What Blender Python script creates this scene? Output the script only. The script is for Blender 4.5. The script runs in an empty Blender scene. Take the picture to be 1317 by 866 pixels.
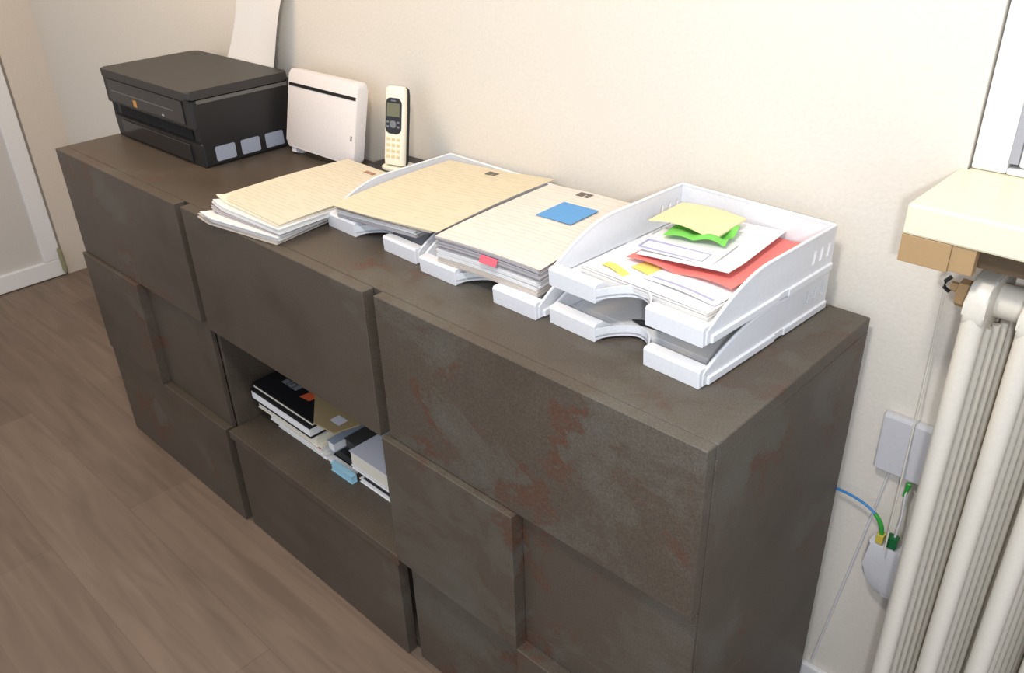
import bpy, bmesh, math, random
from mathutils import Matrix, Vector, Euler
random.seed(7)
R = math.radians
scene = bpy.context.scene
COL = scene.collection

# ------------------------------------------------------------------ camera, light, exposure
cam_d = bpy.data.cameras.new('camera'); cam = bpy.data.objects.new('camera', cam_d); COL.objects.link(cam)
cam.location = (0.38777, -1.11477, 1.41612)
cam.rotation_euler = (R(60.5303), R(1.7603), R(43.7633))
cam_d.sensor_width = 36; cam_d.sensor_fit = 'HORIZONTAL'; cam_d.lens = 30.054
cam_d.clip_start = 0.02
scene.camera = cam
scene.view_settings.view_transform = 'Standard'
try: scene.view_settings.look = 'None'
except Exception: pass
scene.view_settings.gamma = 1
scene.view_settings.use_curve_mapping = False
scene.view_settings.exposure = 0.66

world = bpy.data.worlds.new('world'); scene.world = world; world.use_nodes = True
bg = world.node_tree.nodes['Background']
bg.inputs['Color'].default_value = (0.78, 0.86, 1.0, 1); bg.inputs['Strength'].default_value = 0.62

def light(name, kind, loc, energy, color, size=0.1, target=None):
    d = bpy.data.lights.new(name, kind); d.energy = energy; d.color = color
    if kind == 'AREA': d.shape = 'DISK'; d.size = size
    else: d.shadow_soft_size = size
    o = bpy.data.objects.new(name, d); COL.objects.link(o); o.location = loc
    if target: o.rotation_euler = (Vector(target) - Vector(loc)).to_track_quat('-Z', 'Y').to_euler()
    return o
light('ceiling_lamp_light', 'POINT', (0.0, -0.92, 2.02), 27, (1.0, 0.97, 0.93), 0.08)
light('fill_flash_light', 'POINT', (0.48, -1.18, 1.40), 17, (0.84, 0.90, 1.0), 0.03)  # bluish fill added beside the camera to brighten low wall and radiator
light('warm_lamp_light', 'POINT', (-1.55, -0.62, 2.05), 21, (1.0, 0.66, 0.28), 0.25)

# ------------------------------------------------------------------ materials
def mat(name, color, rough=0.6, spec=0.3, metal=0.0, bump=0.0, bscale=200):
    m = bpy.data.materials.new(name); m.use_nodes = True
    nt = m.node_tree; b = nt.nodes['Principled BSDF']
    b.inputs['Base Color'].default_value = (*color, 1); b.inputs['Roughness'].default_value = rough
    b.inputs['Specular IOR Level'].default_value = spec; b.inputs['Metallic'].default_value = metal
    n = nt.nodes.new('ShaderNodeTexNoise'); n.inputs['Scale'].default_value = bscale; n.inputs['Detail'].default_value = 3
    tc = nt.nodes.new('ShaderNodeTexCoord'); nt.links.new(tc.outputs['Object'], n.inputs['Vector'])
    hsv = nt.nodes.new('ShaderNodeMix'); hsv.data_type = 'RGBA'; hsv.blend_type = 'MULTIPLY'
    hsv.inputs[0].default_value = 0.12
    hsv.inputs[6].default_value = (*color, 1)
    nt.links.new(n.outputs['Fac'], hsv.inputs[7]); nt.links.new(hsv.outputs[2], b.inputs['Base Color'])
    if bump:
        bp = nt.nodes.new('ShaderNodeBump'); bp.inputs['Strength'].default_value = bump; bp.inputs['Distance'].default_value = 0.002
        nt.links.new(n.outputs['Fac'], bp.inputs['Height']); nt.links.new(bp.outputs['Normal'], b.inputs['Normal'])
    return m

def ramp(nt, stops):
    r = nt.nodes.new('ShaderNodeValToRGB'); e = r.color_ramp.elements
    while len(e) < len(stops): e.new(0.5)
    for i, (p, c) in enumerate(stops): e[i].position = p; e[i].color = (*c, 1)
    return r

def oxide_mat(name='oxide_laminate'):
    m = bpy.data.materials.new(name); m.use_nodes = True
    nt = m.node_tree; L = nt.links; b = nt.nodes['Principled BSDF']
    geo = nt.nodes.new('ShaderNodeNewGeometry')
    def noise(scale, detail, rough=0.6, dist=0.0, stretch=None):
        n = nt.nodes.new('ShaderNodeTexNoise'); n.inputs['Scale'].default_value = scale
        n.inputs['Detail'].default_value = detail; n.inputs['Roughness'].default_value = rough; n.inputs['Distortion'].default_value = dist
        mp = nt.nodes.new('ShaderNodeMapping'); L.new(geo.outputs['Position'], mp.inputs['Vector'])
        if stretch: mp.inputs['Scale'].default_value = stretch
        L.new(mp.outputs['Vector'], n.inputs['Vector']); return n
    n1 = noise(3.6, 10, 0.66, 0.35, (0.8, 1, 1.25))
    base = ramp(nt, [(0.30, (0.064, 0.047, 0.032)), (0.46, (0.082, 0.063, 0.045)), (0.535, (0.084, 0.065, 0.047)), (0.558, (0.092, 0.076, 0.056)), (0.70, (0.110, 0.098, 0.079))])
    # broad weathered areas: on the right of the long upper door and near its top edge
    fac = n1.outputs['Fac']
    for cx, cy, cz, rr, amp in ((-0.13, -0.42, 0.66, 0.30, 0.10), (-0.42, -0.42, 0.795, 0.10, 0.10), (-0.36, -0.42, 0.67, 0.12, 0.06)):
        vd = nt.nodes.new('ShaderNodeVectorMath'); vd.operation = 'DISTANCE'; vd.inputs[1].default_value = (cx, cy, cz); L.new(geo.outputs['Position'], vd.inputs[0])
        mr = nt.nodes.new('ShaderNodeMapRange'); mr.inputs['From Min'].default_value = 0; mr.inputs['From Max'].default_value = rr
        mr.inputs['To Min'].default_value = amp; mr.inputs['To Max'].default_value = 0; L.new(vd.outputs['Value'], mr.inputs['Value'])
        ad = nt.nodes.new('ShaderNodeMath'); ad.operation = 'ADD'; L.new(fac, ad.inputs[0]); L.new(mr.outputs['Result'], ad.inputs[1]); fac = ad.outputs[0]
    sx = nt.nodes.new('ShaderNodeSeparateXYZ'); L.new(geo.outputs['Position'], sx.inputs[0])  # left end kept browner: light falling off from the right, painted into the colour
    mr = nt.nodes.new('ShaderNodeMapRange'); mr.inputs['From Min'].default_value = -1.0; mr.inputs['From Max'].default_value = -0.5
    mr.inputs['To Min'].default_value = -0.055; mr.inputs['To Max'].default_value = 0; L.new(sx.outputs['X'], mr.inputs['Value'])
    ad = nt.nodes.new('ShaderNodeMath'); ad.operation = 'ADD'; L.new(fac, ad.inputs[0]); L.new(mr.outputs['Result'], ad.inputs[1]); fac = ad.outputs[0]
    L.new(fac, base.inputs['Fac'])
    # rust along the ragged rims of the grey patches, broken up by a second noise
    rust = ramp(nt, [(0.505, (0, 0, 0)), (0.530, (1, 1, 1)), (0.545, (1, 1, 1)), (0.556, (0.0, 0.0, 0.0))])
    L.new(fac, rust.inputs['Fac'])
    n2 = noise(5.0, 4, 0.6, 0.5)
    msk = ramp(nt, [(0.50, (0, 0, 0)), (0.60, (1, 1, 1))]); L.new(n2.outputs['Fac'], msk.inputs['Fac'])
    mx = nt.nodes.new('ShaderNodeMix'); mx.data_type = 'RGBA'; L.new(base.outputs['Color'], mx.inputs[6])
    mx.inputs[7].default_value = (0.098, 0.044, 0.025, 1)
    sc = nt.nodes.new('ShaderNodeMath'); sc.operation = 'MULTIPLY'
    L.new(rust.outputs['Color'], sc.inputs[0]); L.new(msk.outputs['Color'], sc.inputs[1])
    sc2 = nt.nodes.new('ShaderNodeMath'); sc2.operation = 'MULTIPLY'; sc2.inputs[1].default_value = 0.8
    L.new(sc.outputs[0], sc2.inputs[0]); L.new(sc2.outputs[0], mx.inputs[0])
    n3 = noise(420, 2, 0.7)
    fine = nt.nodes.new('ShaderNodeMapRange'); fine.inputs['From Min'].default_value = 0.3; fine.inputs['From Max'].default_value = 0.7
    fine.inputs['To Min'].default_value = 0.74; fine.inputs['To Max'].default_value = 1.26
    L.new(n3.outputs['Fac'], fine.inputs['Value'])
    m2 = nt.nodes.new('ShaderNodeMix'); m2.data_type = 'RGBA'; m2.blend_type = 'MULTIPLY'; m2.inputs[0].default_value = 1
    L.new(mx.outputs[2], m2.inputs[6]); L.new(fine.outputs['Result'], m2.inputs[7]); L.new(m2.outputs[2], b.inputs['Base Color'])
    b.inputs['Roughness'].default_value = 0.48; b.inputs['Specular IOR Level'].default_value = 0.45
    bp = nt.nodes.new('ShaderNodeBump'); bp.inputs['Strength'].default_value = 0.12; bp.inputs['Distance'].default_value = 0.001
    L.new(n2.outputs['Fac'], bp.inputs['Height']); L.new(bp.outputs['Normal'], b.inputs['Normal'])
    return m

def floor_mat():
    m = bpy.data.materials.new('wood_floor'); m.use_nodes = True
    nt = m.node_tree; L = nt.links; b = nt.nodes['Principled BSDF']
    geo = nt.nodes.new('ShaderNodeNewGeometry')
    br = nt.nodes.new('ShaderNodeTexBrick'); br.inputs['Scale'].default_value = 1.0
    br.inputs['Brick Width'].default_value = 1.3; br.inputs['Row Height'].default_value = 0.19; br.inputs['Mortar Size'].default_value = 0.0012
    br.inputs['Color1'].default_value = (0.150, 0.104, 0.074, 1); br.inputs['Color2'].default_value = (0.195, 0.138, 0.098, 1)
    br.inputs['Mortar'].default_value = (0.15, 0.105, 0.075, 1)
    mp = nt.nodes.new('ShaderNodeMapping'); mp.inputs['Location'].default_value = (0.2, 0.04, 0)
    L.new(geo.outputs['Position'], mp.inputs['Vector']); L.new(mp.outputs['Vector'], br.inputs['Vector'])
    n = nt.nodes.new('ShaderNodeTexNoise'); n.inputs['Scale'].default_value = 6; n.inputs['Detail'].default_value = 6; n.inputs['Distortion'].default_value = 0.8
    m2 = nt.nodes.new('ShaderNodeMapping'); m2.inputs['Scale'].default_value = (0.5, 5, 1); L.new(geo.outputs['Position'], m2.inputs['Vector']); L.new(m2.outputs['Vector'], n.inputs['Vector'])
    rg = nt.nodes.new('ShaderNodeMapRange'); rg.inputs['From Min'].default_value = 0.3; rg.inputs['From Max'].default_value = 0.7
    rg.inputs['To Min'].default_value = 0.82; rg.inputs['To Max'].default_value = 1.15; L.new(n.outputs['Fac'], rg.inputs['Value'])
    mx = nt.nodes.new('ShaderNodeMix'); mx.data_type = 'RGBA'; mx.blend_type = 'MULTIPLY'; mx.inputs[0].default_value = 1
    L.new(br.outputs['Color'], mx.inputs[6]); L.new(rg.outputs['Result'], mx.inputs[7]); L.new(mx.outputs[2], b.inputs['Base Color'])
    b.inputs['Roughness'].default_value = 0.5; b.inputs['Specular IOR Level'].default_value = 0.35
    return m

def print_mat(name, paper, ink, pitch=0.011, amount=0.24, ox=0.0):
    """paper printed with faint broken grey lines (illegible form text)"""
    m = bpy.data.materials.new(name); m.use_nodes = True
    nt = m.node_tree; L = nt.links; b = nt.nodes['Principled BSDF']
    tc = nt.nodes.new('ShaderNodeTexCoord'); sp = nt.nodes.new('ShaderNodeSeparateXYZ'); L.new(tc.outputs['Object'], sp.inputs[0])
    def math_(op, a, bb=None):
        n = nt.nodes.new('ShaderNodeMath'); n.operation = op
        for i, v in enumerate((a, bb)):
            if v is None: continue
            if isinstance(v, (int, float)): n.inputs[i].default_value = v
            else: L.new(v, n.inputs[i])
        return n.outputs[0]
    row = math_('DIVIDE', sp.outputs['Y'], pitch)
    fr = math_('FRACT', row); fl = math_('FLOOR', row)
    band = math_('LESS_THAN', fr, 0.30)
    cx = math_('MULTIPLY', sp.outputs['X'], 26)
    cb = nt.nodes.new('ShaderNodeCombineXYZ'); L.new(cx, cb.inputs[0]); L.new(math_('MULTIPLY', fl, 3.7), cb.inputs[1]); cb.inputs[2].default_value = ox
    n = nt.nodes.new('ShaderNodeTexNoise'); n.inputs['Scale'].default_value = 1; n.inputs['Detail'].default_value = 4; L.new(cb.outputs[0], n.inputs['Vector'])
    on = math_('GREATER_THAN', n.outputs['Fac'], 0.47)
    fac = math_('MULTIPLY', math_('MULTIPLY', band, on), amount)
    mx = nt.nodes.new('ShaderNodeMix'); mx.data_type = 'RGBA'; mx.inputs[6].default_value = (*paper, 1); mx.inputs[7].default_value = (*ink, 1)
    L.new(fac, mx.inputs[0]); L.new(mx.outputs[2], b.inputs['Base Color'])
    b.inputs['Roughness'].default_value = 0.7; b.inputs['Specular IOR Level'].default_value = 0.2
    return m

M = {}
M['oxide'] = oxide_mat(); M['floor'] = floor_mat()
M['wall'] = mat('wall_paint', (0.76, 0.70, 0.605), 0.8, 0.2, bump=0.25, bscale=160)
M['wall_left'] = mat('shaded_wall_paint', (0.66, 0.58, 0.49), 0.8, 0.2, bump=0.25, bscale=160)  # wall colour darkened to carry the grazing shade by the corner
M['ceil'] = mat('ceiling_paint', (0.85, 0.83, 0.8), 0.9)
M['white_paint'] = mat('white_gloss_paint', (0.80, 0.78, 0.75), 0.4, 0.4)
M['door_panel'] = mat('door_panel_grey', (0.60, 0.56, 0.51), 0.5, 0.4)
M['skirting'] = mat('skirting_white', (0.80, 0.78, 0.75), 0.5)
M['black_plastic'] = mat('black_plastic', (0.016, 0.015, 0.015), 0.42, 0.45)
M['black_top'] = mat('black_textured_lid', (0.034, 0.030, 0.027), 0.5, 0.5, bump=0.3, bscale=900)
M['black_gloss'] = mat('black_gloss', (0.02, 0.018, 0.018), 0.16, 0.5)
M['dark_slot'] = mat('dark_slot', (0.006, 0.006, 0.006), 0.7)
M['sticker'] = mat('grey_blue_sticker', (0.34, 0.36, 0.42), 0.5)
M['amber'] = mat('amber_finish', (0.55, 0.27, 0.06), 0.4)
M['trim_grey'] = mat('grey_trim', (0.14, 0.13, 0.115), 0.35)
M['router'] = mat('pinkish_white_plastic', (0.80, 0.74, 0.70), 0.45)
M['router_side'] = mat('white_plastic_side', (0.82, 0.80, 0.80), 0.45)
M['cream'] = mat('cream_plastic', (0.86, 0.76, 0.52), 0.45)
M['cream_light'] = mat('pale_cream_plastic', (0.88, 0.82, 0.66), 0.45)
M['key'] = mat('key_cream', (0.72, 0.58, 0.30), 0.5)
M['lcd'] = mat('green_grey_lcd', (0.17, 0.17, 0.10), 0.3)
M['silver'] = mat('silver_key', (0.25, 0.25, 0.25), 0.3, metal=0.5)
M['tray'] = mat('white_tray_plastic', (0.82, 0.82, 0.83), 0.38, 0.45)
M['paper'] = mat('white_paper', (0.80, 0.78, 0.75), 0.75, 0.2)
M['paper_cream'] = mat('cream_paper', (0.80, 0.73, 0.58), 0.75, 0.2)
M['sleeve'] = mat('clear_sleeve', (0.47, 0.44, 0.44), 0.25, 0.5)
M['sleeve_warm'] = mat('warm_sleeve', (0.60, 0.53, 0.46), 0.3, 0.5)
M['print_cream'] = print_mat('printed_cream_form', (0.68, 0.60, 0.46), (0.33, 0.31, 0.22), ox=1)
M['print_yellow'] = print_mat('printed_yellowish_form', (0.68, 0.59, 0.42), (0.34, 0.32, 0.20), ox=4)
M['print_pink'] = print_mat('printed_pinkish_form', (0.73, 0.65, 0.56), (0.36, 0.31, 0.25), ox=9)
M['print_white'] = print_mat('printed_white_letter', (0.84, 0.82, 0.81), (0.55, 0.52, 0.56), ox=12, amount=0.4)
M['logo'] = mat('dark_grey_print', (0.16, 0.14, 0.12), 0.7)
M['logo_red'] = mat('brown_red_print', (0.40, 0.19, 0.13), 0.7)
M['blue_note'] = mat('blue_sticky_note', (0.12, 0.33, 0.62), 0.7)
M['pink_tab'] = mat('pink_index_tab', (0.80, 0.13, 0.17), 0.6)
M['pink_folder'] = mat('salmon_pink_card', (0.85, 0.23, 0.20), 0.65)
M['green'] = mat('bright_green_paper', (0.20, 0.62, 0.10), 0.65)
M['yellow'] = mat('yellow_slip', (0.80, 0.66, 0.16), 0.65)
M['tan_note'] = mat('pale_yellow_note', (0.80, 0.70, 0.40), 0.7)
M['lilac_line'] = mat('lilac_print', (0.42, 0.40, 0.56), 0.7)
M['ink'] = mat('black_ink', (0.02, 0.02, 0.02), 0.5)
M['black_cover'] = mat('black_cover', (0.014, 0.013, 0.014), 0.4)
M['page_edge'] = mat('page_edges', (0.84, 0.77, 0.62), 0.8)
M['page_white'] = mat('page_edges_white', (0.90, 0.87, 0.82), 0.8)
M['orange'] = mat('orange_red_print', (0.75, 0.14, 0.05), 0.5)
M['grey_print'] = mat('pale_grey_print', (0.22, 0.22, 0.22), 0.5)
M['kraft'] = mat('kraft_paper', (0.40, 0.29, 0.14), 0.8)
M['lilac_cover'] = mat('pale_lilac_cover', (0.76, 0.73, 0.77), 0.5)
M['light_blue'] = mat('light_blue_booklet', (0.34, 0.58, 0.68), 0.5)
M['blue_grey'] = mat('blue_grey_leaflet', (0.36, 0.42, 0.50), 0.5)
M['dark_grey'] = mat('dark_grey_cover', (0.07, 0.065, 0.06), 0.4)
M['red_edge'] = mat('red_cover_edge', (0.60, 0.10, 0.09), 0.5)
M['marble'] = mat('cream_sill_stone', (0.84, 0.76, 0.55), 0.35, 0.4)
M['brown_wood'] = mat('tan_wood', (0.42, 0.27, 0.13), 0.6)
M['shaded_wood'] = mat('shaded_brown_wood', (0.10, 0.065, 0.035), 0.7)
M['radiator'] = mat('cream_radiator_enamel', (0.74, 0.68, 0.57), 0.35, 0.45)
M['socket'] = mat('socket_plastic', (0.62, 0.61, 0.62), 0.4)
M['wire'] = mat('pale_cable', (0.78, 0.73, 0.62), 0.5)
M['wire_white'] = mat('white_cable', (0.72, 0.70, 0.70), 0.5)
M['blue_cable'] = mat('blue_cable', (0.04, 0.22, 0.52), 0.4)
M['green_cable'] = mat('green_sleeve', (0.04, 0.36, 0.05), 0.4)
M['dark_green'] = mat('dark_green_plug', (0.01, 0.14, 0.04), 0.4)
M['yellow_plug'] = mat('yellow_connector', (0.65, 0.50, 0.08), 0.4)
M['hinge'] = mat('olive_grey_metal', (0.30, 0.29, 0.17), 0.4)
M['gasket'] = mat('grey_gasket', (0.36, 0.36, 0.39), 0.6)

# ------------------------------------------------------------------ mesh helpers
def bm_box(bm, x0, x1, y0, y1, z0, z1, bev=0.0, seg=2):
    r = bmesh.ops.create_cube(bm, size=1.0)
    vs = r['verts']
    for v in vs:
        v.co = Vector((x0 + (v.co.x + .5) * (x1 - x0), y0 + (v.co.y + .5) * (y1 - y0), z0 + (v.co.z + .5) * (z1 - z0)))
    if bev:
        es = list({e for v in vs for e in v.link_edges})
        bmesh.ops.bevel(bm, geom=es, offset=bev, segments=seg, affect='EDGES', profile=0.5)
    return vs

def bm_prism(bm, pts, axis, a, b, bev=0.0):
    """extrude 2D polygon pts along axis ('x': pts are (y,z); 'y': (x,z); 'z': (x,y)) from a to b"""
    def P(u, v, w): return {'x': (w, u, v), 'y': (u, w, v), 'z': (u, v, w)}[axis]
    A = [bm.verts.new(P(u, v, a)) for u, v in pts]; B = [bm.verts.new(P(u, v, b)) for u, v in pts]
    n = len(pts); fs = [bm.faces.new(A), bm.faces.new(list(reversed(B)))]
    for i in range(n): fs.append(bm.faces.new((A[i], B[i], B[(i + 1) % n], A[(i + 1) % n])))
    if bev:
        es = [e for f in fs[:2] for e in f.edges]
        bmesh.ops.bevel(bm, geom=list(set(es)), offset=bev, segments=2, affect='EDGES', profile=0.5)

def bm_tube(bm, pts, r, seg=10, cap=True):
    pts = [Vector(p) for p in pts]; rings = []
    up = Vector((0.13, 0.27, 0.95)).normalized()
    for i, p in enumerate(pts):
        t = (pts[min(i + 1, len(pts) - 1)] - pts[max(i - 1, 0)]).normalized()
        s = t.cross(up)
        if s.length < 1e-3: s = t.cross(Vector((1, 0, 0)))
        s.normalize(); u = s.cross(t)
        rr = r[i] if isinstance(r, (list, tuple)) else r
        rings.append([bm.verts.new(p + (s * math.cos(2 * math.pi * k / seg) + u * math.sin(2 * math.pi * k / seg)) * rr) for k in range(seg)])
    for a, b in zip(rings, rings[1:]):
        for k in range(seg): bm.faces.new((a[k], a[(k + 1) % seg], b[(k + 1) % seg], b[k]))
    if cap: bm.faces.new(list(reversed(rings[0]))); bm.faces.new(rings[-1])

def rrect(x0, x1, y0, y1, r, n=6):
    out = []
    for cx, cy, a0 in ((x1 - r, y0 + r, -90), (x1 - r, y1 - r, 0), (x0 + r, y1 - r, 90), (x0 + r, y0 + r, 180)):
        for k in range(n + 1):
            a = R(a0 + 90 * k / n); out.append((cx + r * math.cos(a), cy + r * math.sin(a)))
    return out

def obj(name, bm, m, parent=None, smooth=False, matrix=None):
    bmesh.ops.recalc_face_normals(bm, faces=bm.faces[:])
    me = bpy.data.meshes.new(name); bm.to_mesh(me); bm.free()
    mats = m if isinstance(m, list) else [m]
    for k in mats: me.materials.append(M[k])
    if smooth:
        for p in me.polygons: p.use_smooth = True
        try: me.set_sharp_from_angle(angle=R(38))
        except Exception: pass
    o = bpy.data.objects.new(name, me); COL.objects.link(o)
    if parent is not None: o.parent = parent
    if matrix is not None: o.matrix_local = matrix
    return o

def thing(name, label, cat, loc=(0, 0, 0), rot=(0, 0, 0), group=None):
    o = bpy.data.objects.new(name, None); COL.objects.link(o); o.empty_display_size = 0.05
    o.location = loc; o.rotation_euler = rot
    o['label'] = label; o['category'] = cat
    if group: o['group'] = group
    return o
def tag(o, label, cat, group=None):
    o['label'] = label; o['category'] = cat
    if group: o['group'] = group
    return o
def struct(name, bm, m, parent=None, label=None, smooth=False):
    o = obj(name, bm, m, parent, smooth)
    if parent is None: o['kind'] = 'structure'; o['label'] = label or name.replace('_', ' '); o['category'] = name.split('_')[0]
    return o
def new(): return bmesh.new()
def box(name, m, parent, *a, bev=0.0, seg=2, smooth=False):
    bm = new(); bm_box(bm, *a, bev=bev, seg=seg); return obj(name, bm, m, parent, smooth)

def sheet_bm(bm, w, d, z, t=0.0007, f=None, nx=12, ny=16, rot=0.0, ox=0.0, oy=0.0, pivot=(0, 0)):
    """sheet of paper as thin solid; f(u,v) gives lift; corner at (ox,oy), rotated about pivot"""
    c, s = math.cos(rot), math.sin(rot)
    def P(u, v, dz):
        x = ox + u * w - pivot[0]; y = oy + v * d - pivot[1]
        return (pivot[0] + c * x - s * y, pivot[1] + s * x + c * y, z + dz + (f(u, v) if f else 0))
    top = [[bm.verts.new(P(i / nx, j / ny, t)) for i in range(nx + 1)] for j in range(ny + 1)]
    bot = [[bm.verts.new(P(i / nx, j / ny, 0)) for i in range(nx + 1)] for j in range(ny + 1)]
    for j in range(ny):
        for i in range(nx):
            bm.faces.new((top[j][i], top[j][i + 1], top[j + 1][i + 1], top[j + 1][i]))
            bm.faces.new((bot[j][i], bot[j + 1][i], bot[j + 1][i + 1], bot[j][i + 1]))
    for i in range(nx):
        bm.faces.new((bot[0][i], bot[0][i + 1], top[0][i + 1], top[0][i])); bm.faces.new((bot[ny][i + 1], bot[ny][i], top[ny][i], top[ny][i + 1]))
    for j in range(ny):
        bm.faces.new((bot[j + 1][0], bot[j][0], top[j][0], top[j + 1][0])); bm.faces.new((bot[j][nx], bot[j + 1][nx], top[j + 1][nx], top[j][nx]))

# ------------------------------------------------------------------ the setting
WY = 0.018           # face of the back wall
LX = -3.09           # face of the left wall
H = 0.826; D = 0.42; LEN = 1.838
bm = new(); bm_box(bm, LX - 0.1, 1.6, -2.6, WY + 0.1, -0.05, 0.0); struct('floor', bm, 'floor', label='brown wood plank floor')
WX0, WX1, WZ0, WZ1 = 0.076, 1.25, 1.056, 2.25
bm = new()
bm_box(bm, LX - 0.1, WX0, WY, WY + 0.2, 0, 2.7); bm_box(bm, WX1, 1.6, WY, WY + 0.2, 0, 2.7)
bm_box(bm, WX0, WX1, WY, WY + 0.2, 0, WZ0 - 0.036); bm_box(bm, WX0, WX1, WY, WY + 0.2, WZ1, 2.7)
struct('wall_back', bm, 'wall', label='beige plastered back wall behind the sideboard')
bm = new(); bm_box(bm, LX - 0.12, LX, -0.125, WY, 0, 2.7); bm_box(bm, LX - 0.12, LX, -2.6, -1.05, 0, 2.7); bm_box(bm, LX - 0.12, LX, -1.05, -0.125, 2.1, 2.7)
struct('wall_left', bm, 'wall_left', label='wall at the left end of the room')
bm = new(); bm_box(bm, LX + 0.013, 1.55, WY - 0.012, WY, 0, 0.10, 0.003); struct('baseboard_back', bm, 'skirting', label='white baseboard along the back wall')
# glazed white door at the left edge
dr = bpy.data.objects.new('door_1', None); COL.objects.link(dr); dr.location = (LX - 0.03, -0.6, 0); dr['kind'] = 'structure'; dr['label'] = 'white framed door with a grey panel in the left wall'; dr['category'] = 'door'
def drel(bm):
    bmesh.ops.translate(bm, verts=bm.verts[:], vec=-Vector(dr.location)); return bm
bm = new(); x0, x1 = LX - 0.045, LX + 0.005
bm_box(bm, x0, x1, -1.04, -0.135, 0.004, 0.072, 0.003); bm_box(bm, x0, x1, -0.20, -0.135, 0.072, 2.09, 0.003); bm_box(bm, x0, x1, -1.04, -0.97, 0.072, 2.09, 0.003); bm_box(bm, x0, x1, -0.97, -0.20, 2.0, 2.09, 0.003)
obj('door_frame', drel(bm), 'white_paint', dr)
bm = new(); bm_box(bm, LX - 0.03, LX - 0.012, -0.985, -0.185, 0.06, 2.02); obj('door_panel', drel(bm), 'door_panel', dr)
bm = new(); bm_box(bm, LX + 0.005, LX + 0.02, -0.146, -0.132, 0.02, 0.115, 0.003); bm_tube(bm, [(LX + 0.014, -0.139, 0.015), (LX + 0.014, -0.139, 0.12)], 0.006, 8)
obj('hinge', drel(bm), 'hinge', dr)

# window with sill
w = bpy.data.objects.new('window_1', None); COL.objects.link(w); w.location = (0.66, WY + 0.03, WZ0); w['kind'] = 'structure'; w['label'] = 'white window above the radiator'; w['category'] = 'window'
def wrel(bm):
    bmesh.ops.translate(bm, verts=bm.verts[:], vec=-Vector(w.location)); return bm
bm = new(); y0, y1 = WY + 0.004, WY + 0.07
bm_box(bm, WX0 + .002, WX0 + 0.043, y0, y1, WZ0, WZ1 - .002, 0.003); bm_box(bm, WX1 - 0.052, WX1 - .002, y0, y1, WZ0, WZ1 - .002, 0.003)
bm_box(bm, WX0 + 0.043, WX1 - 0.052, y0, y1, WZ0, WZ0 + 0.008, 0.002); bm_box(bm, WX0 + 0.043, WX1 - 0.052, y0, y1, WZ1 - 0.05, WZ1 - .002, 0.003)
obj('window_frame', wrel(bm), 'white_paint', w)
bm = new(); bm_box(bm, WX0 + 0.043, WX0 + 0.053, y0 + 0.001, y1 - .01, WZ0 + 0.014, WZ1 - 0.05); obj('window_seal', wrel(bm), 'gasket', w)
bm = new(); sx0, sx1 = WX0 + 0.053, WX1 - 0.054
bm_box(bm, sx0, sx0 + 0.075, y0 + .004, y1 - .012, WZ0 + 0.009, WZ1 - 0.052, 0.004); bm_box(bm, sx1 - 0.075, sx1, y0 + .004, y1 - .012, WZ0 + 0.009, WZ1 - 0.052, 0.004)
bm_box(bm, sx0 + .075, sx1 - .075, y0 + .004, y1 - .012, WZ0 + 0.009, WZ0 + 0.085, 0.004); bm_box(bm, sx0 + .075, sx1 - .075, y0 + .004, y1 - .012, WZ1 - 0.13, WZ1 - 0.052, 0.004)
obj('window_sash', wrel(bm), 'white_paint', w)
gm = bpy.data.materials.new('window_glass'); gm.use_nodes = True; gb = gm.node_tree.nodes['Principled BSDF']
gb.inputs['Transmission Weight'].default_value = 1.0; gb.inputs['Roughness'].default_value = 0.02; gb.inputs['Base Color'].default_value = (1, 1, 1, 1)
M['glass'] = gm
bm = new(); bm_box(bm, sx0 + .07, sx1 - .07, y0 + .024, y0 + .03, WZ0 + .08, WZ1 - .125); obj('window_pane', wrel(bm), 'glass', w)

sill = thing('window_sill', 'cream stone window sill above the radiator', 'sill', (0.66, -0.06, 0.985))
def srel(bm): bmesh.ops.translate(bm, verts=bm.verts[:], vec=-Vector(sill.location)); return bm
bm = new(); bm_box(bm, 0.068, WX1 + 0.01, -0.145, WY - .0005, 1.019, 1.056, 0.003); bm_box(bm, WX0 + .002, WX1 - .002, WY - .0005, WY + 0.12, 1.021, 1.0555)
obj('sill_slab', srel(bm), 'marble', sill)
bm = new(); bm_box(bm, 0.068, 0.124, -0.144, WY - .001, 0.985, 1.019, 0.001); obj('end_block', srel(bm), 'brown_wood', sill)
bm = new(); bm_box(bm, 0.124, WX1 + 0.01, -0.128, WY - .001, 0.994, 1.019); o = obj('under_board', srel(bm), 'shaded_wood', sill)  # shadow under the sill put into the board's dark colour
bm = new(); bm_box(bm, 0.124, 0.150, -0.142, -0.128, 0.987, 1.019, .001); obj('fascia_chip', srel(bm), 'brown_wood', sill)

# ------------------------------------------------------------------ sideboard
sb = thing('sideboard', 'long low dark brown oxide-look sideboard with staggered raised doors and an open niche', 'sideboard', (-0.919, -0.21, 0))
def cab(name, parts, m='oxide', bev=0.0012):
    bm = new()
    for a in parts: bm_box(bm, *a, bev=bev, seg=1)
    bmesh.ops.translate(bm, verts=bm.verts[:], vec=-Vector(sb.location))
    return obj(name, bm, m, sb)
FY = -0.40
C1, C2 = -1.2255, -0.6135
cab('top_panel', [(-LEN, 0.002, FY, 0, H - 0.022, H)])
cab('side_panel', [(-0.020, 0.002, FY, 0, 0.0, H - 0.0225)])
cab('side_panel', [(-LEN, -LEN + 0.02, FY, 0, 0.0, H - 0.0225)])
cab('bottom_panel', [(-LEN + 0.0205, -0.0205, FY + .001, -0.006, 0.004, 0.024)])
cab('back_panel', [(-LEN + 0.0205, -0.0205, -0.0055, -0.0005, 0.004, H - 0.0225)])
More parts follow.
